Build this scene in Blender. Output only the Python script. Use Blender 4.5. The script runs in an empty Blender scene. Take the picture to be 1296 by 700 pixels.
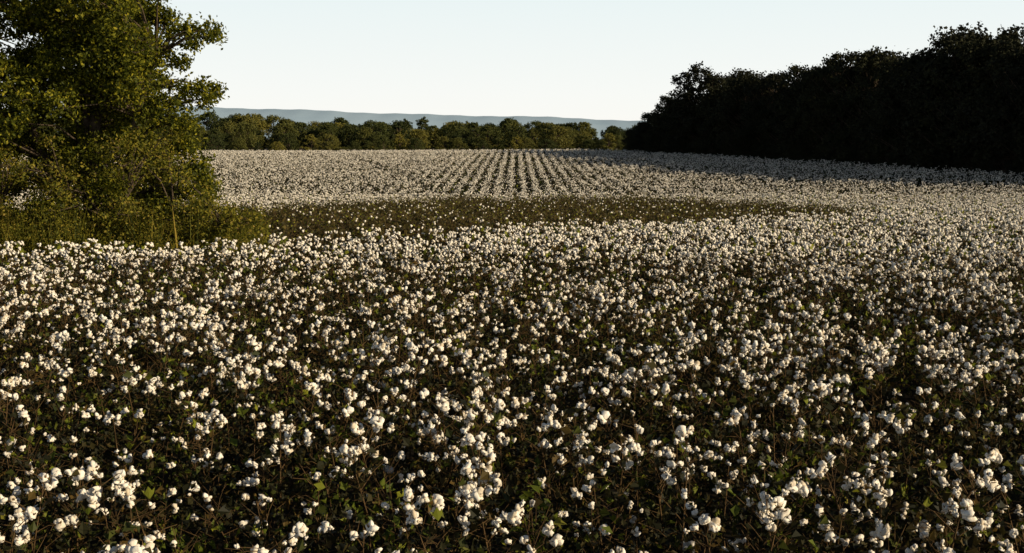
import bpy, math, random
import numpy as np
from mathutils import Vector, Matrix
import bmesh

rng = np.random.default_rng(7)
random.seed(7)
scene = bpy.context.scene
SUN_AZ, SUN_EL = 113.0, 18.0

# ------------------------------------------------------------------ terrain
_py = np.array([-400,0,20,28,45,58,70,85,100,130,165,178,200,240,300,500,9000.])
_pz = np.array([0,0,0,-.05,-.6,-1.15,-1.35,-1.2,-.8,-.05,.62,.66,.3,-.3,-.3,0,0])
_ty = np.arange(-400,700,1.0)
_tz = np.interp(_ty,_py,_pz)
_k = np.exp(-0.5*(np.arange(-15,16)/5.0)**2); _k/=_k.sum()
_tz = np.convolve(np.pad(_tz,15,mode='edge'),_k,mode='valid')
def gz(x,y):
    x=np.asarray(x,float); y=np.asarray(y,float)
    z=np.interp(y,_ty,_tz)
    z=z+0.35*np.clip((x-22)/30,0,1)*np.clip((y-55)/40,0,1)*np.clip((160-y)/40,0,1)
    z=z+0.05*np.sin(x*0.35+1)*np.sin(y*0.27)
    z=z+0.12*np.sin(x*0.05+.5)*np.clip((y-60)/60,0,1)*np.clip((400-y)/100,0,1)
    return z

def vnoise(x,y,s,seed=0):
    r=np.random.default_rng(seed).random((256,256))
    x=np.asarray(x)/s; y=np.asarray(y)/s
    xi=np.floor(x).astype(int); yi=np.floor(y).astype(int)
    fx=x-xi; fy=y-yi; fx=fx*fx*(3-2*fx); fy=fy*fy*(3-2*fy)
    a=r[xi%256,yi%256]; b=r[(xi+1)%256,yi%256]; c=r[xi%256,(yi+1)%256]; d=r[(xi+1)%256,(yi+1)%256]
    return (a*(1-fx)+b*fx)*(1-fy)+(c*(1-fx)+d*fx)*fy

# ------------------------------------------------------------------ materials
def new_mat(name):
    m=bpy.data.materials.new(name); m.use_nodes=True
    nt=m.node_tree; nt.nodes.clear()
    return m,nt,nt.nodes,nt.links
def ramp(N,stops):
    r=N.new('ShaderNodeValToRGB'); e=r.color_ramp.elements
    while len(e)<len(stops): e.new(0.5)
    for i,(p,c) in enumerate(stops):
        e[i].position=p; e[i].color=(*c,1)
    return r
def leaf_mat(name,stops,trans=0.3,objmix=0.5,rough=0.6):
    m,nt,N,L=new_mat(name)
    g=N.new('ShaderNodeNewGeometry'); oi=N.new('ShaderNodeObjectInfo')
    mx=N.new('ShaderNodeMix'); mx.data_type='FLOAT'; mx.inputs[0].default_value=objmix
    L.new(g.outputs['Random Per Island'],mx.inputs[2]); L.new(oi.outputs['Random'],mx.inputs[3])
    r=ramp(N,stops); L.new(mx.outputs[0],r.inputs[0])
    p=N.new('ShaderNodeBsdfPrincipled'); p.inputs['Roughness'].default_value=rough
    p.inputs['Specular IOR Level'].default_value=0.2
    L.new(r.outputs[0],p.inputs['Base Color'])
    t=N.new('ShaderNodeBsdfTranslucent'); L.new(r.outputs[0],t.inputs['Color'])
    ms=N.new('ShaderNodeMixShader'); ms.inputs[0].default_value=trans
    L.new(p.outputs[0],ms.inputs[1]); L.new(t.outputs[0],ms.inputs[2])
    o=N.new('ShaderNodeOutputMaterial'); L.new(ms.outputs[0],o.inputs[0])
    return m
def cotton_mat():
    m,nt,N,L=new_mat('cotton_lint')
    tc=N.new('ShaderNodeTexCoord')
    n=N.new('ShaderNodeTexNoise'); n.inputs['Scale'].default_value=70; n.inputs['Detail'].default_value=4
    L.new(tc.outputs['Object'],n.inputs['Vector'])
    g=N.new('ShaderNodeNewGeometry')
    r=ramp(N,[(0,(0.62,0.52,0.38)),(0.3,(0.85,0.775,0.665)),(1,(0.89,0.85,0.78))])
    L.new(g.outputs['Random Per Island'],r.inputs[0])
    p=N.new('ShaderNodeBsdfDiffuse'); L.new(r.outputs[0],p.inputs['Color'])
    b=N.new('ShaderNodeBump'); b.inputs['Strength'].default_value=0.6; b.inputs['Distance'].default_value=0.006
    L.new(n.outputs[0],b.inputs['Height']); L.new(b.outputs[0],p.inputs['Normal'])
    t=N.new('ShaderNodeBsdfTranslucent'); L.new(r.outputs[0],t.inputs['Color'])
    ms=N.new('ShaderNodeMixShader'); ms.inputs[0].default_value=0.05
    L.new(p.outputs[0],ms.inputs[1]); L.new(t.outputs[0],ms.inputs[2])
    o=N.new('ShaderNodeOutputMaterial'); L.new(ms.outputs[0],o.inputs[0])
    return m
def noise_mat(name,stops,scale,rough=0.9,bump=0.3,dist=0.05):
    m,nt,N,L=new_mat(name)
    tc=N.new('ShaderNodeTexCoord')
    n=N.new('ShaderNodeTexNoise'); n.inputs['Scale'].default_value=scale; n.inputs['Detail'].default_value=8
    L.new(tc.outputs['Object'],n.inputs['Vector'])
    r=ramp(N,stops); L.new(n.outputs[0],r.inputs[0])
    p=N.new('ShaderNodeBsdfPrincipled'); p.inputs['Roughness'].default_value=rough
    p.inputs['Specular IOR Level'].default_value=0.1
    L.new(r.outputs[0],p.inputs['Base Color'])
    b=N.new('ShaderNodeBump'); b.inputs['Strength'].default_value=bump; b.inputs['Distance'].default_value=dist
    L.new(n.outputs[0],b.inputs['Height']); L.new(b.outputs[0],p.inputs['Normal'])
    o=N.new('ShaderNodeOutputMaterial'); L.new(p.outputs[0],o.inputs[0])
    return m

M_COT=cotton_mat()
M_STEM=noise_mat('cotton_stem',[(0.3,(0.05,0.030,0.013)),(0.7,(0.13,0.08,0.036))],20,0.8)
M_BUR=leaf_mat('dry_bur',[(0,(0.07,0.04,0.015)),(1,(0.22,0.14,0.06))],0.1,0.2)
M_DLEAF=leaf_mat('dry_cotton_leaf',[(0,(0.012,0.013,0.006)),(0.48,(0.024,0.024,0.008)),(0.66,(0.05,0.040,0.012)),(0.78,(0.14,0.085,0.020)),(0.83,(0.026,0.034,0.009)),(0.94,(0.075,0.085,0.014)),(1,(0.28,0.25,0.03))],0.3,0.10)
M_GLEAF=leaf_mat('green_cotton_leaf',[(0,(0.04,0.06,0.010)),(0.5,(0.13,0.16,0.018)),(1,(0.32,0.32,0.03))],0.4,0.2)
M_HOLLOW=leaf_mat('brown_cotton_leaf',[(0,(0.022,0.020,0.008)),(0.5,(0.055,0.046,0.014)),(0.8,(0.11,0.08,0.020)),(1,(0.07,0.085,0.016))],0.25,0.25)
M_BARK=noise_mat('bark',[(0.3,(0.04,0.03,0.022)),(0.7,(0.12,0.09,0.065))],6,0.9,0.6,0.05)
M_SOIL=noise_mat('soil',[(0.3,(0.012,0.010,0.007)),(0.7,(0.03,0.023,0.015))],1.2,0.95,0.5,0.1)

# ------------------------------------------------------------------ mesh helper
class MB:
    def __init__(s): s.v=[];s.f=[];s.m=[];s.sm=[];s.n=0
    def add(s,v,f,mat,smooth=False):
        v=np.asarray(v,float); f=np.asarray(f,int)
        s.v.append(v); s.f.append(f+s.n); s.m.append(np.full(len(f),mat)); s.sm.append(np.full(len(f),smooth)); s.n+=len(v)
    def tube(s,pts,rad,mat,k=5):
        pts=np.asarray(pts,float); n=len(pts)
        d=np.gradient(pts,axis=0); d/=np.linalg.norm(d,axis=1)[:,None]+1e-9
        ref=np.array([0.31,0.77,0.55]); a=np.cross(d,ref); a/=np.linalg.norm(a,axis=1)[:,None]+1e-9
        b=np.cross(d,a); t=np.arange(k)/k*2*np.pi
        rad=np.asarray(rad,float)
        V=pts[:,None,:]+rad[:,None,None]*(a[:,None,:]*np.cos(t)[None,:,None]+b[:,None,:]*np.sin(t)[None,:,None])
        F=[]
        for i in range(n-1):
            for j in range(k):
                j2=(j+1)%k; F.append((i*k+j,i*k+j2,(i+1)*k+j2,(i+1)*k+j))
        s.add(V.reshape(-1,3),F,mat,True)
    def leaves(s,c,size,mat,up=0.0,aspect=0.6,r=rng,down=0.0):
        c=np.asarray(c,float); n=len(c)
        if n==0: return
        size=np.broadcast_to(size,(n,))*r.uniform(0.6,1.3,n)
        a=r.normal(size=(n,3)); a[:,2]-=down; a/=np.linalg.norm(a,axis=1)[:,None]
        q=r.normal(size=(n,3)); q[:,2]+=up
        b=np.cross(q,a); b/=np.linalg.norm(b,axis=1)[:,None]+1e-9
        nn=np.cross(a,b)
        L=a*size[:,None]*0.5; W=b*size[:,None]*0.5*aspect; H=nn*size[:,None]*0.12
        V=np.stack([c-L,c+W-L*0.1+H,c+L,c-W-L*0.1+H],1).reshape(-1,3)
        F=np.arange(n*4).reshape(n,4)
        s.add(V,F,mat)
    def mesh(s,name,mats):
        me=bpy.data.meshes.new(name)
        V=np.concatenate(s.v); me.vertices.add(len(V)); me.vertices.foreach_set('co',V.ravel())
        ls=np.concatenate([np.full(len(f),f.shape[1]) for f in s.f]); idx=np.concatenate([f.ravel() for f in s.f])
        me.loops.add(len(idx)); me.loops.foreach_set('vertex_index',idx.astype(np.int32))
        st=np.concatenate([[0],np.cumsum(ls)[:-1]])
        me.polygons.add(len(ls)); me.polygons.foreach_set('loop_start',st.astype(np.int32)); me.polygons.foreach_set('loop_total',ls.astype(np.int32))
        me.polygons.foreach_set('material_index',np.concatenate(s.m).astype(np.int32))
        me.polygons.foreach_set('use_smooth',np.concatenate(s.sm).astype(bool))
        for m in mats: me.materials.append(m)
        me.update(calc_edges=True); me.validate()
        return me
    def obj(s,name,mats,link=True):
        o=bpy.data.objects.new(name,s.mesh(name,mats))
        if link: scene.collection.objects.link(o)
        return o

def ico(sub):
    bm=bmesh.new(); bmesh.ops.create_icosphere(bm,subdivisions=sub,radius=1)
    v=np.array([x.co[:] for x in bm.verts]); f=np.array([[q.index for q in p.verts] for p in bm.faces]); bm.free(); return v,f
ICO={1:ico(1),2:ico(2),3:ico(3)}

def lump(v,seed,amp):
    r=np.random.default_rng(seed)
    out=np.zeros(len(v))
    for fz in (1.7,3.1,5.5):
        k=r.normal(size=(3,3)); k/=np.linalg.norm(k,axis=1)[:,None]
        for q in k: out+=np.sin(v@q*fz*1.6+r.uniform(0,6))*amp/fz
    return v*(1+out)[:,None]

def boll_parts(level,seed):
    r=np.random.default_rng(seed); parts=[]
    if level==0:
        n=r.choice([3,4,5,5])
        for i in range(n):
            a=2*np.pi*i/n+r.normal()*0.25
            v,f=ICO[2]; v=lump(v,seed*13+i,0.42)*np.array([0.5,0.42,0.62])*r.uniform(0.7,1.25)
            tilt=r.uniform(0.25,0.95)
            Rm=np.array(Matrix.Rotation(a,3,'Z')@Matrix.Rotation(tilt,3,'Y'))
            v=(v+np.array([0.12,0,0.45]))@Rm.T
            v[:,2]-=0.55*(r.random()<.4)
            parts.append((v,f,0,True))
        for i in range(n):
            a=2*np.pi*(i+0.5)/n
            c,s_=math.cos(a),math.sin(a)
            pts=[(0,0,-0.25),(c*0.5-s_*0.25,s_*0.5+c*0.25,-0.05),(c*1.25,s_*1.25,0.15),(c*0.5+s_*0.25,s_*0.5-c*0.25,-0.05)]
            parts.append((np.array(pts),np.array([[0,1,2,3]]),1,False))
    elif level==1:
        for i in range(2):
            v,f=ICO[2]; v=lump(v,seed*13+i,0.3)*np.array([0.72,0.62,0.62])
            v=v+np.array([r.uniform(-.25,.25),r.uniform(-.3,.3),r.uniform(0,.35)])
            parts.append((v,f,0,True))
    else:
        v,f=ICO[1]; v=lump(v,seed,0.25)*np.array([0.95,0.85,0.8]); parts.append((v,f,0,True))
    return parts
BOLL={lv:[boll_parts(lv,100+lv*20+i) for i in range(12)] for lv in (0,1,2)}
CLEAF=np.array([(0,0,0),(0.45,0.25,.05),(0.35,0.5,0.0),(0.6,0.35,.04),(1.0,0.0,-.1),(0.6,-0.35,.04),(0.35,-0.5,0.0),(0.45,-0.25,.05)])

def cotton_plant(level,seed,nb,nl,green=0.06,leafm=3,H=None,bs=1.0):
    r=np.random.default_rng(seed); mb=MB()
    H=H or (r.uniform(0.84,1.06) if nb>6 else r.uniform(.72,.94))
    stem=np.array([(0,0,-0.05),(r.normal()*.03,r.normal()*.03,H*.4),(r.normal()*.08,r.normal()*.08,H*.97)])
    mb.tube(stem,[.009,.006,.003],2,4 if level==0 else 3)
    tips=[];wt=[]
    nbr=int(nb*0.75)+4
    ga=r.uniform(0,6)
    for i in range(nbr):
        t=0.2+0.78*(i+r.random())/nbr
        ga+=2.4+r.normal()*.3
        base=np.array([np.interp(t*H,stem[:,2],stem[:,k]) for k in (0,1)]+[t*H])
        ln=r.uniform(.10,.40)*(1.15-0.6*t)
        d=np.array([math.cos(ga),math.sin(ga),r.uniform(.1,.7)])
        mid=base+d*ln*.55+np.array([0,0,.02]); end=base+d*ln+np.array([0,0,r.uniform(-.03,.04)])
        if level<2: mb.tube([base,mid,end],[.0045,.003,.002],2,3)
        w0=t*H+r.uniform(-.4,.4)
        tips.append(end); wt.append(w0)
        tips.append(mid+r.normal(size=3)*.02); wt.append(w0-.1)
        while r.random()<.36:
            tips.append(end+r.normal(size=3)*np.array([.045,.045,.038])); wt.append(w0)
    tips.append(stem[-1]); wt.append(H+r.uniform(-.3,.3)); tips=np.array(tips); wt=np.array(wt)
    order=np.argsort(-wt)[:nb]
    for o in order:
        p=tips[o]; parts=BOLL[level][r.integers(12)]
        sc=[0.034,.036,.039][level]*r.choice([r.uniform(.40,.75),r.uniform(.85,1.38),r.uniform(.8,1.1)])*bs
        ax=Vector((r.normal()*.8,r.normal()*.8,1)).normalized()
        q=ax.to_track_quat('Z','Y').to_matrix()@Matrix.Rotation(r.uniform(0,6.28),3,'Z')
        R_=np.array(q)
        for v,f,m,sm in parts:
            mb.add((v*sc)@R_.T+p,f,m,sm)
    for i in range(nl):
        p=tips[r.integers(len(tips))]*np.array([1,1,r.uniform(.35,1.05)])+r.normal(size=3)*.08
        s=r.uniform(.025,.085)*(1 if level<2 else 1.5)
        q=Matrix.Rotation(r.uniform(0,6.28),3,'Z')@Matrix.Rotation(r.uniform(-.4,1.5),3,'Y')@Matrix.Rotation(r.normal()*.7,3,'X')
        R_=np.array(q)
        m=4 if r.random()<green else 3
        if level==0:
            v=CLEAF.copy(); v[:,2]+=r.normal(size=8)*.12
            mb.add((v*s*1.2)@R_.T+p,[[0,1,2,3],[0,3,4,5],[0,5,6,7]],m)
        else:
            v=CLEAF[[0,2,4,6]]*1.1
            mb.add((v*s*1.2)@R_.T+p,[[0,1,2,3]],m)
    if level==0:
        for i in range(6):
            t=r.uniform(.5,1)*H; a=r.uniform(0,6.28); b0=np.array([0,0,t*.9]); e=b0+np.array([math.cos(a)*.16,math.sin(a)*.16,r.uniform(.05,.2)])
            mb.tube([b0,(b0+e)/2+r.normal(size=3)*.01,e],[.003,.0022,.0016],2,3)
    return mb

def make_collection(name,items,mats):
    c=bpy.data.collections.new(name)
    for i,(mb,nm) in enumerate(items):
        o=bpy.data.objects.new(nm+'_%02d'%i,mb.mesh(nm+'_%02d'%i,mats)); c.objects.link(o)
    return c
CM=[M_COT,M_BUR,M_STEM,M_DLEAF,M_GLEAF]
HM=[M_COT,M_BUR,M_STEM,M_HOLLOW,M_GLEAF]
NB=[10,6,2,12,5,9,1,8,0,4,11,2,13,7]
NL=[70,70,80,65,75,70,80,70,85,70,70,75,65,70]
NG=[.04,.05,.1,.02,.18,.04,.05,.05,.6,.06,.03,.4,.03,.03]
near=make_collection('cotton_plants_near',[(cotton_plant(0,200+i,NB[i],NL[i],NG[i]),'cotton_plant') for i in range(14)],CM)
mid=make_collection('cotton_plants_mid',[(cotton_plant(1,300+i,[10,8,12,4,6,8,2][i],58),'cotton_plant_mid') for i in range(7)],CM)
far=make_collection('cotton_plants_far',[(cotton_plant(2,400+i,[14,11,15,12,9][i],32,H=.85),'cotton_plant_far') for i in range(5)],CM)
brown=make_collection('cotton_plants_brown',[(cotton_plant(1,500+i,[0,0,0,0,1][i],75,.06,H=1.0),'cotton_plant_brown') for i in range(5)],HM)

def scatter(name,coll,pts,rotz,scl,idx,tilt=0.12):
    n=len(pts); me=bpy.data.meshes.new(name); me.vertices.add(n); me.vertices.foreach_set('co',np.asarray(pts,float).ravel())
    a=me.attributes.new('rot','FLOAT_VECTOR','POINT'); rr=np.stack([rng.normal(size=n)*tilt,rng.normal(size=n)*tilt,rotz],1); a.data.foreach_set('vector',rr.ravel())
    a=me.attributes.new('scl','FLOAT_VECTOR','POINT')
    scl=np.asarray(scl,float)
    if scl.ndim==1: scl=np.repeat(scl[:,None],3,1)
    a.data.foreach_set('vector',scl.ravel())
    a=me.attributes.new('vidx','INT','POINT'); a.data.foreach_set('value',np.asarray(idx,np.int32))
    o=bpy.data.objects.new(name,me); scene.collection.objects.link(o)
    ng=bpy.data.node_groups.new(name+'_scatter','GeometryNodeTree')
    ng.interface.new_socket('Geometry',in_out='INPUT',socket_type='NodeSocketGeometry')
    ng.interface.new_socket('Geometry',in_out='OUTPUT',socket_type='NodeSocketGeometry')
    N=ng.nodes; L=ng.links
    gi=N.new('NodeGroupInput'); go=N.new('NodeGroupOutput')
    ip=N.new('GeometryNodeInstanceOnPoints'); ci=N.new('GeometryNodeCollectionInfo')
    ci.inputs['Collection'].default_value=coll; ci.inputs['Separate Children'].default_value=True; ci.inputs['Reset Children'].default_value=True
    def na(t,nm):
        q=N.new('GeometryNodeInputNamedAttribute'); q.data_type=t; q.inputs['Name'].default_value=nm; return q.outputs[0]
    L.new(gi.outputs[0],ip.inputs['Points']); L.new(ci.outputs[0],ip.inputs['Instance'])
    ip.inputs['Pick Instance'].default_value=True
    L.new(na('INT','vidx'),ip.inputs['Instance Index']); L.new(na('FLOAT_VECTOR','rot'),ip.inputs['Rotation']); L.new(na('FLOAT_VECTOR','scl'),ip.inputs['Scale'])
    L.new(ip.outputs[0],go.inputs[0])
    md=o.modifiers.new('scatter','NODES'); md.node_group=ng
    return o

# ------------------------------------------------------------------ fields
def hollow(x,y):
    n=(vnoise(x,y,3,5)-.5)*5+(vnoise(x,y,.9,6)-.5)*4
    lo=np.interp(x,[-30,-12,-7,-4,2,13,17,18],[40,32,27,30.5,36.5,43,50,80])+n*.6
    up=np.interp(x,[-30,-14,-4,8,15,17,18],[52,57,70,72,62,55,50])+n
    return (y>lo)&(y<up)
def tree_zone(x,y):
    return (x<-6.9-0.12*np.abs(y-31))&(y>27.2+0.15*(x+8))&(y<44)
def right_edge(y):
    return np.interp(y,[60,85,100,132,163,182,200],[74,60,47.5,33,22,13.5,6])

def grid(x0,x1,y0,y1,sx,sy,j=0.45):
    X,Y=np.meshgrid(np.arange(x0,x1,sx),np.arange(y0,y1,sy)); X=X.ravel();Y=Y.ravel()
    X=X+rng.uniform(-j,j,len(X))*sx; Y=Y+rng.uniform(-j,j,len(Y))*sy; return X,Y
def frus(x,y,m=5,k=.56): return np.abs(x)<k*y+m

ROW=1.0
def field(x,y):
    return frus(x,y)&~tree_zone(x,y)&(x<right_edge(y)-1.5)
X,Y=grid(-26,26,3.5,24,.40,.40)
k=field(X,Y)
X,Y=X[k],Y[k]; n=len(X)
den=vnoise(X,Y,1.5,1)*.5+vnoise(X,Y,.55,2)*.5
den=np.clip((den-.5)*2.4+.48,0,1)
rich=np.array([0,3,5,7,10,12]); mids=np.array([1,4,9,13,11]); poor=np.array([2,6,8,11,9,2])
u=rng.random(n)*.5+den*.6-.03*np.clip((12-Y)/6,0,1)
idx=np.where(u>.63,rich[rng.integers(0,6,n)],np.where(u>.45,mids[rng.integers(0,5,n)],poor[rng.integers(0,6,n)]))
scatter('cotton_field',near,np.stack([X,Y,gz(X,Y)],1),rng.uniform(0,6.28,n),rng.uniform(.86,1.12,n)*(.91+.15*den),idx)
X,Y=grid(-50,50,24,74,.42,.42)
k=field(X,Y)&~hollow(X,Y)
X,Y=X[k],Y[k]; n=len(X)
den=np.clip((vnoise(X,Y,2.2,1)*.5+vnoise(X,Y,.8,2)*.5-.5)*2.4+.5,0,1)
u=rng.random(n)*.6+den*.5
idx=np.where(u>.58,np.array([0,2,5,0])[rng.integers(0,4,n)],np.where(u>.38,np.array([1,4,5])[rng.integers(0,3,n)],np.array([3,6,3,1])[rng.integers(0,4,n)]))
scatter('cotton_field',mid,np.stack([X,Y,gz(X,Y)],1),rng.uniform(0,6.28,n),rng.uniform(.85,1.12,n),idx)
X,Y=grid(-40,22,26,76,.45,.45)
k=frus(X,Y)&~tree_zone(X,Y)&hollow(X,Y)
X,Y=X[k],Y[k]; n=len(X)
scatter('brown_cotton_patch',brown,np.stack([X,Y,gz(X,Y)],1),rng.uniform(0,6.28,n),rng.uniform(.75,1.2,n),rng.integers(0,5,n))
# far rows
xs=np.arange(-120,70,ROW); ys=np.arange(72,192,.42)
X,Y=np.meshgrid(xs,ys); X=X.ravel();Y=Y.ravel()
X=X+rng.normal(size=len(X))*.12+0.12*np.sin(Y*.05); Y=Y+rng.uniform(-.2,.2,len(Y))
gap=vnoise(X,Y,2.0,9)*.6+vnoise(X,Y,7,10)*.4
k=frus(X,Y,8)&(X<right_edge(Y)-1.0)&(rng.random(len(X))<np.clip(.62+gap,0,.97))&~hollow(X,Y)
k&=~((np.abs(X-(-2.9-(Y-70)*0.23))<.36)&(rng.random(len(X))<.8))
X,Y=X[k],Y[k]; n=len(X)
s=rng.uniform(.7,1.15,n); S=np.stack([s*.88,s*1.1,s],1)
scatter('cotton_rows',far,np.stack([X,Y,gz(X,Y)],1),rng.choice([0,np.pi],n)+rng.normal(size=n)*.4,S,rng.integers(0,5,n),.08)

# ------------------------------------------------------------------ ground
def axis(lims):
    out=[]
    for a,b,s in lims: out+=list(np.arange(a,b,s))
    return np.array(out+[lims[-1][1]])
gx=axis([(-9000,-1500,1500),(-1500,-200,100),(-200,-60,10),(-60,60,2),(60,200,10),(200,1500,100),(1500,9000,1500)])
gy=axis([(-2000,-100,300),(-100,0,10),(0,200,2),(200,600,20),(600,9000,600)])
GX,GY=np.meshgrid(gx,gy); nx,ny=len(gx),len(gy)
V=np.stack([GX.ravel(),GY.ravel(),gz(GX.ravel(),GY.ravel())],1)
i=np.arange(nx-1)[None,:]+nx*np.arange(ny-1)[:,None]; i=i.ravel()
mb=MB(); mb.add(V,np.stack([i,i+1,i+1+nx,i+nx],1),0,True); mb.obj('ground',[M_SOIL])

# ------------------------------------------------------------------ distant trees
def make_tree(seed,h,w,ncl,per,lsz,low=.12):
    r=np.random.default_rng(seed); mb=MB()
    trunk=np.array([(0,0,-.3),(r.normal()*.15,r.normal()*.15,h*.3),(r.normal()*.3,r.normal()*.3,h*.8)])
    mb.tube(trunk,[h*.022,h*.017,h*.005],1,6)
    lop=[r.uniform(.75,1.2) for _ in range(7)]
    for c in range(ncl):
        t=low+(.97-low)*r.random()**.8
        prof=math.sin(math.pi*min(1,(t-low*.2)**.75))**.55
        a=r.uniform(0,2*np.pi); rr=w*.5*prof*math.sqrt(r.uniform(.15,1))*lop[int(a/6.2832*7)%7]
        cen=np.array([math.cos(a)*rr,math.sin(a)*rr,h*t])
        base=np.array([np.interp(max(.1,t-.2)*h,trunk[:,2],trunk[:,q]) for q in (0,1)]+[max(.12,t-.22)*h])
        mb.tube([base,(base+cen)/2+np.array([0,0,-.02*h]),cen],[h*.006,h*.004,h*.0015],1,4)
        cr=w*r.uniform(.07,.15)
        ns=max(3,int(per/12)); sub=r.normal(size=(ns,3)); sub/=np.linalg.norm(sub,axis=1)[:,None]; sub*=cr*r.uniform(.3,1.1,(ns,1)); sub[:,2]*=.65
        pts=(cen+sub)[:,None,:]+r.normal(size=(ns,12,3))*cr*.2
        mb.leaves(pts.reshape(-1,3),lsz,0,.6,.7,r)
    return mb
GREEN=[(0,(0.03,0.04,0.014)),(0.35,(0.058,0.07,0.018)),(0.6,(0.095,0.10,0.022)),(0.8,(0.16,0.145,0.03)),(1,(0.32,0.27,0.04))]
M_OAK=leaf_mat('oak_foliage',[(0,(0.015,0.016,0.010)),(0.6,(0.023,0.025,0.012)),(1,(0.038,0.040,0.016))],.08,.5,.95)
M_FAR=leaf_mat('far_foliage',GREEN,.2,.75)
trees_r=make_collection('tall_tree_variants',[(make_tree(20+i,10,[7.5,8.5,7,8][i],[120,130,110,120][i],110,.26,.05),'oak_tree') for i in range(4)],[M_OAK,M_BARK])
trees_f=make_collection('far_tree_variants',[(make_tree(40+i,8,[7,8.5,7.5,6.5,5][i],[70,80,70,60,50][i],84,.34,.05),'far_tree') for i in range(5)],[M_FAR,M_BARK])

def px(pxx,d): return (pxx-648)/1390*d
front=[(800,170,5.5),(812,168,7),(830,162,9.2),(850,158,9.6),(866,156,12.6),(890,153,12),(930,147,12.2),(962,143,11.4),(990,138,12.4),(1015,134,12),(1045,130,13.8),(1080,126,13.3),(1110,121,12.6),(1145,116,12.6),(1185,112,15.2),(1215,109,13.6),(1250,105,13.4),(1290,101,13.6),(1340,97,13.5),(1395,93,13.5),(1450,89,13.5),(1510,85,13)]
P=[];S=[]
for a,d,h in front:
    x=px(a,d); P.append((x+1.5,d)); S.append(h/10*rng.uniform(.95,1.03))
    for q in range(3):
        f=rng.uniform(3,8)+q*3.5
        P.append((x+f*.93+rng.normal()*1.5,d+f*.37+rng.normal()*1.5)); S.append(h/10*rng.uniform(.8,.98))
    for q in range(4):
        P.append((x-.5+rng.normal()*.6+1,d-rng.uniform(-2.5,2.5))); S.append(rng.uniform(.3,.5))
P=np.array(P);S=np.array(S);n=len(P)
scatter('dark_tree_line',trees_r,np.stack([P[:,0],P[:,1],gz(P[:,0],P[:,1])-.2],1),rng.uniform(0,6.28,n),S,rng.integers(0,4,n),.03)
P=[];S=[]
for row in range(6):
    for x in np.arange(-190,110,4.6):
        d=262+row*17+rng.normal()*5
        h=np.interp(x/d*1390+648,[150,260,400,600,700,790,1000],[9.2,9.0,8.4,7.8,7.4,6.2,6])*(.74+.07*row)*rng.uniform(.6,1.25)
        P.append((x+rng.normal()*2.5,d)); S.append(h/8)
for x in np.arange(-190,90,3.0):
    P.append((x+rng.normal()*1.5,254+rng.normal()*3)); S.append(rng.uniform(.25,.6))
P=np.array(P);S=np.array(S);n=len(P)
S3=np.stack([S*1.1,S*1.1,S],1)
scatter('distant_woodland',trees_f,np.stack([P[:,0],P[:,1],gz(P[:,0],P[:,1])-.3],1),rng.uniform(0,6.28,n),S3,rng.integers(0,5,n),.03)

# ------------------------------------------------------------------ hills
M_HILL=noise_mat('hill_painted_haze',[(0.35,(0.38,0.52,0.66)),(0.65,(0.44,0.58,0.72))],.004,1,.0)  # aerial haze painted into the ridge's bluish base colour
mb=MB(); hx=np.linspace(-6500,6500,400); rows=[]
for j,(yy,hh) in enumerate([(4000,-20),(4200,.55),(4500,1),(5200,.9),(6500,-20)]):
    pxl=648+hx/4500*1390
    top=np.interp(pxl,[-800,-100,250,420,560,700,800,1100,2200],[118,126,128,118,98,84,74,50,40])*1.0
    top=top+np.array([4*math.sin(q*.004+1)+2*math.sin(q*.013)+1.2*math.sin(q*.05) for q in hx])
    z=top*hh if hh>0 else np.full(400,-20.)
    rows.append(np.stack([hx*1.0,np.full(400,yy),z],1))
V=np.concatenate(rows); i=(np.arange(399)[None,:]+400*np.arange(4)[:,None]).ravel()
mb.add(V,np.stack([i,i+1,i+401,i+400],1),0,True); mb.obj('distant_hills',[M_HILL])

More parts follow.
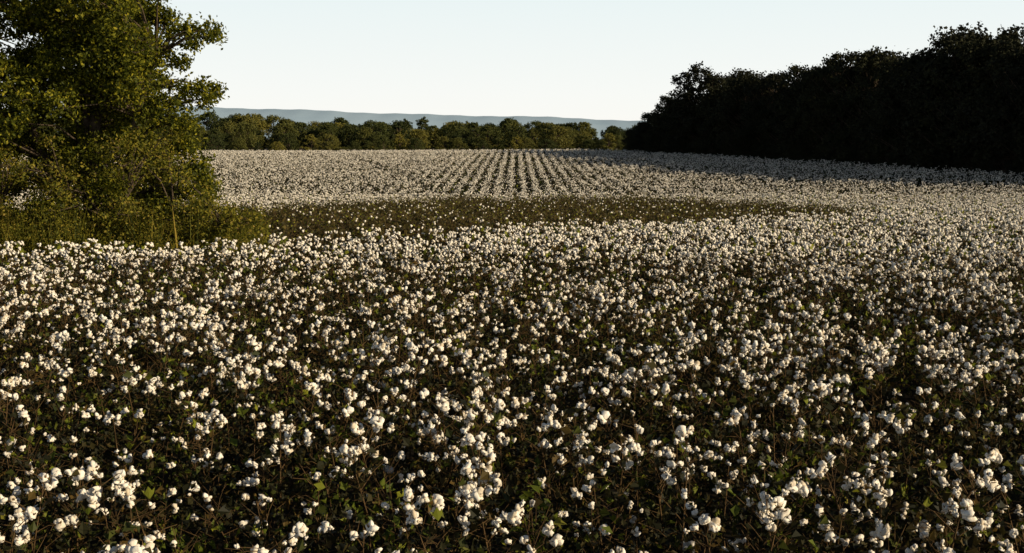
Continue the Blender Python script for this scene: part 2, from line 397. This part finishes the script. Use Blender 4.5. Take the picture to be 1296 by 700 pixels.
# ------------------------------------------------------------------ left tree
M_LEFT=leaf_mat('tree_foliage',[(0,(0.034,0.044,0.007)),(0.4,(0.09,0.105,0.011)),(0.75,(0.21,0.215,0.018)),(1,(0.46,0.40,0.03))],.5,.0)
M_WEED=leaf_mat('weed_foliage',[(0,(0.045,0.058,0.010)),(0.45,(0.15,0.15,0.016)),(0.8,(0.30,0.26,0.03)),(1,(0.36,0.26,0.05))],.45,.0)
def leafy(name,base,clumps,trunkr,lsz,dens,mat,seed,forks,nl=18):
    r=np.random.default_rng(seed); mb=MB(); base=np.array(base,float)
    fk=[]
    for f in forks:
        f=np.array(f,float); m1=base+(f-base)*.35+np.array([r.normal()*.2,r.normal()*.2,.3]); m2=base+(f-base)*.7+np.array([r.normal()*.2,r.normal()*.2,.1])
        mb.tube([base-np.array([0,0,.3]),m1,m2,f],[trunkr,trunkr*.75,trunkr*.5,trunkr*.2],1,8)
        fk+= [m1,m2,f,(m2+f)/2,(m1+m2)/2]
    fk=np.array(fk)
    for (x,y,z,cr) in clumps:
        c=np.array([x,y,z]); dd=np.linalg.norm(fk-c,axis=1)+1.2*np.clip(fk[:,2]-z+.2,0,9); a=fk[np.argmin(dd)]
        bend=(a+c)/2+np.array([0,0,.12*np.linalg.norm(c-a)])
        mb.tube([a,bend,c],[.035,.025,.01],1,4)
        ns=int(dens*cr*cr*30)+4
        d=r.normal(size=(ns,3)); d/=np.linalg.norm(d,axis=1)[:,None]
        tip=c+d*np.array([1,1,.7])*cr*r.uniform(.35,1.15,(ns,1))
        for t in tip[::4]: mb.tube([c,(c+t)/2+np.array([0,0,.03]),t],[.01,.006,.003],1,3)
        u=r.random((ns,nl,1)); along=(tip[:,None,:]-c)*(.0+.35*u-.2)
        pts=tip[:,None,:]+along+r.normal(size=(ns,nl,3))*np.array([.12,.12,.09])
        mb.leaves(pts.reshape(-1,3),lsz,0,.5,.6,r,.5)
    return mb.obj(name,[mat,M_BARK])
def LX(p,d): return (p-648)/1390*d
def LZ(p,d): return 3.4+(175-p)/1390*d
cl=[]
r=np.random.default_rng(77)
for q in range(560):
    d=r.uniform(29,37)
    py_=r.uniform(-170,270) if q<400 else r.uniform(-60,150); edge=np.interp(py_,[-170,-60,-10,30,60,140,200,250],[90,175,205,216,212,215,232,242])
    pxx=edge-22-(300*r.random()**1.1 if r.random()<.75 else 60*r.random())
    cl.append((LX(pxx,d),d,LZ(py_,d),r.uniform(.35,.75)))
for a,b,c in [(205,20,.4),(215,-5,.35),(222,30,.35),(228,48,.35),(248,40,.3),(268,42,.26),(278,50,.2),(250,62,.2),(235,78,.25),(262,112,.3),(278,122,.24),(245,118,.3),(225,130,.35),(212,105,.3),(214,70,.25),(240,165,.38),(248,195,.42),(254,225,.42),(244,245,.4),(255,215,.35),(238,150,.28),(232,180,.4),(262,128,.2),(262,240,.35)]:
    for q in range(2):
        d=30.5+r.normal()*.5; cl.append((LX(a+r.normal()*3,d),d,LZ(b+r.normal()*3,d),c))
leafy('broadleaf_tree',(LX(120,31.5),31.5,-.1),cl,.22,.115,1.2,M_LEFT,5,[(LX(150,32),32,8),(LX(60,33),33,9),(LX(205,30.5),30.5,5.6),(LX(120,32),32,6),(LX(190,31),31,3.6),(LX(20,32),32,5),(LX(-60,33),33,7)],24)
cl=[]
for q in range(130):
    d=r.uniform(28,32.5); pxx=r.uniform(-110,238); py_=r.uniform(170,285)
    cl.append((LX(pxx,d),d,max(.4,LZ(py_,d)),r.uniform(.3,.6)))
for a,b,c in [(258,262,.45),(275,270,.4),(240,262,.5),(262,250,.35),(292,273,.4),(310,276,.38),(325,282,.3),(250,280,.4),(285,290,.35),(315,294,.3)]:
    for q in range(2): cl.append((LX(a,28.2+q),28.2+q,LZ(b,28.2+q),c))
leafy('undergrowth_shrub',(LX(60,30.5),30.5,-.1),cl,.08,.09,1.1,M_WEED,6,[(LX(0,30),30,1.6),(LX(80,30),30,2),(LX(160,30),30,1.8),(LX(220,30),30,1.4),(LX(280,29),29,1.0)])
mb=MB(); n=4600
d=r.uniform(27.4,33,n); pxx=r.uniform(-120,338,n)-np.abs(r.normal(size=n))*4
wx=LX(pxx,d); clum=np.clip(vnoise(wx*3,d*3,2,33)*1.5,.5,1.1)
hgt=np.interp(pxx,[-100,200,250,300,335],[1.8,1.7,1.7,1.6,1.3])*r.uniform(.5,1.1,n)*clum
z0=gz(wx,d)
c=np.stack([wx,d,z0],1)
ln=r.normal(size=(n,2))*.22; w=.008
ang=r.uniform(0,6.28,n); sx=np.stack([np.cos(ang)*w,np.sin(ang)*w,np.zeros(n)],1)
top=c+np.stack([ln[:,0],ln[:,1],hgt],1); mdp=c+np.stack([ln[:,0]*.3,ln[:,1]*.3,hgt*.55],1)
V=np.stack([c-sx,c+sx,mdp+sx,top,mdp-sx],1).reshape(-1,3); F=np.arange(n*5).reshape(n,5)
mb.add(V,F,0)
lp=(mdp[:,None,:]+(top-mdp)[:,None,:]*r.uniform(-.7,1,(n,14,1))+r.normal(size=(n,14,3))*.08).reshape(-1,3)
mb.leaves(lp,.075,0,.4,.6,r)
mb.obj('tall_weeds',[M_WEED])

# ------------------------------------------------------------------ sky, sun, camera
w=bpy.data.worlds.new('World'); scene.world=w; w.use_nodes=True
N=w.node_tree.nodes; L=w.node_tree.links; N.clear()
sky=N.new('ShaderNodeTexSky'); sky.sky_type='NISHITA'; sky.sun_disc=False
sky.sun_elevation=math.radians(SUN_EL); sky.sun_rotation=math.radians(SUN_AZ)
sky.air_density=1.0; sky.dust_density=1.0; sky.ozone_density=1.0
bg=N.new('ShaderNodeBackground'); bg.inputs[1].default_value=.05
L.new(sky.outputs[0],bg.inputs[0])
# bright low haze band all round the horizon
tc=N.new('ShaderNodeTexCoord'); sp=N.new('ShaderNodeSeparateXYZ'); L.new(tc.outputs['Generated'],sp.inputs[0])
hz=ramp(N,[(0,(0.98,0.96,0.90)),(0.04,(0.94,0.955,0.92)),(0.14,(0.80,0.90,0.91)),(.3,(.4,.6,.75))]); L.new(sp.outputs['Z'],hz.inputs[0])
bg2=N.new('ShaderNodeBackground'); L.new(hz.outputs[0],bg2.inputs[0]); bg2.inputs[1].default_value=1.0
mr=N.new('ShaderNodeMapRange'); mr.interpolation_type='SMOOTHSTEP'
mr.inputs['From Min'].default_value=.125; mr.inputs['From Max'].default_value=.22; L.new(sp.outputs['Z'],mr.inputs['Value'])
ms=N.new('ShaderNodeMixShader'); L.new(mr.outputs[0],ms.inputs[0]); L.new(bg2.outputs[0],ms.inputs[1]); L.new(bg.outputs[0],ms.inputs[2])
o=N.new('ShaderNodeOutputWorld'); L.new(ms.outputs[0],o.inputs[0])
sd=bpy.data.lights.new('sun','SUN'); sd.energy=5; sd.angle=math.radians(.5); sd.color=(1,.83,.56)
so=bpy.data.objects.new('sun',sd); scene.collection.objects.link(so)
az,el=math.radians(SUN_AZ),math.radians(SUN_EL)
dv=Vector((math.sin(az)*math.cos(el),math.cos(az)*math.cos(el),math.sin(el)))
so.rotation_euler=dv.to_track_quat('Z','Y').to_euler(); so.location=dv*50
cam=bpy.data.cameras.new('camera'); cam.lens=18/math.tan(math.radians(25)); cam.clip_end=20000; cam.clip_start=.05
co=bpy.data.objects.new('camera',cam); scene.collection.objects.link(co)
co.location=(0,0,3.4); co.rotation_euler=(math.radians(90-7.17),0,0)
scene.camera=co
scene.view_settings.view_transform='Standard'; scene.view_settings.look='None'; scene.view_settings.exposure=0
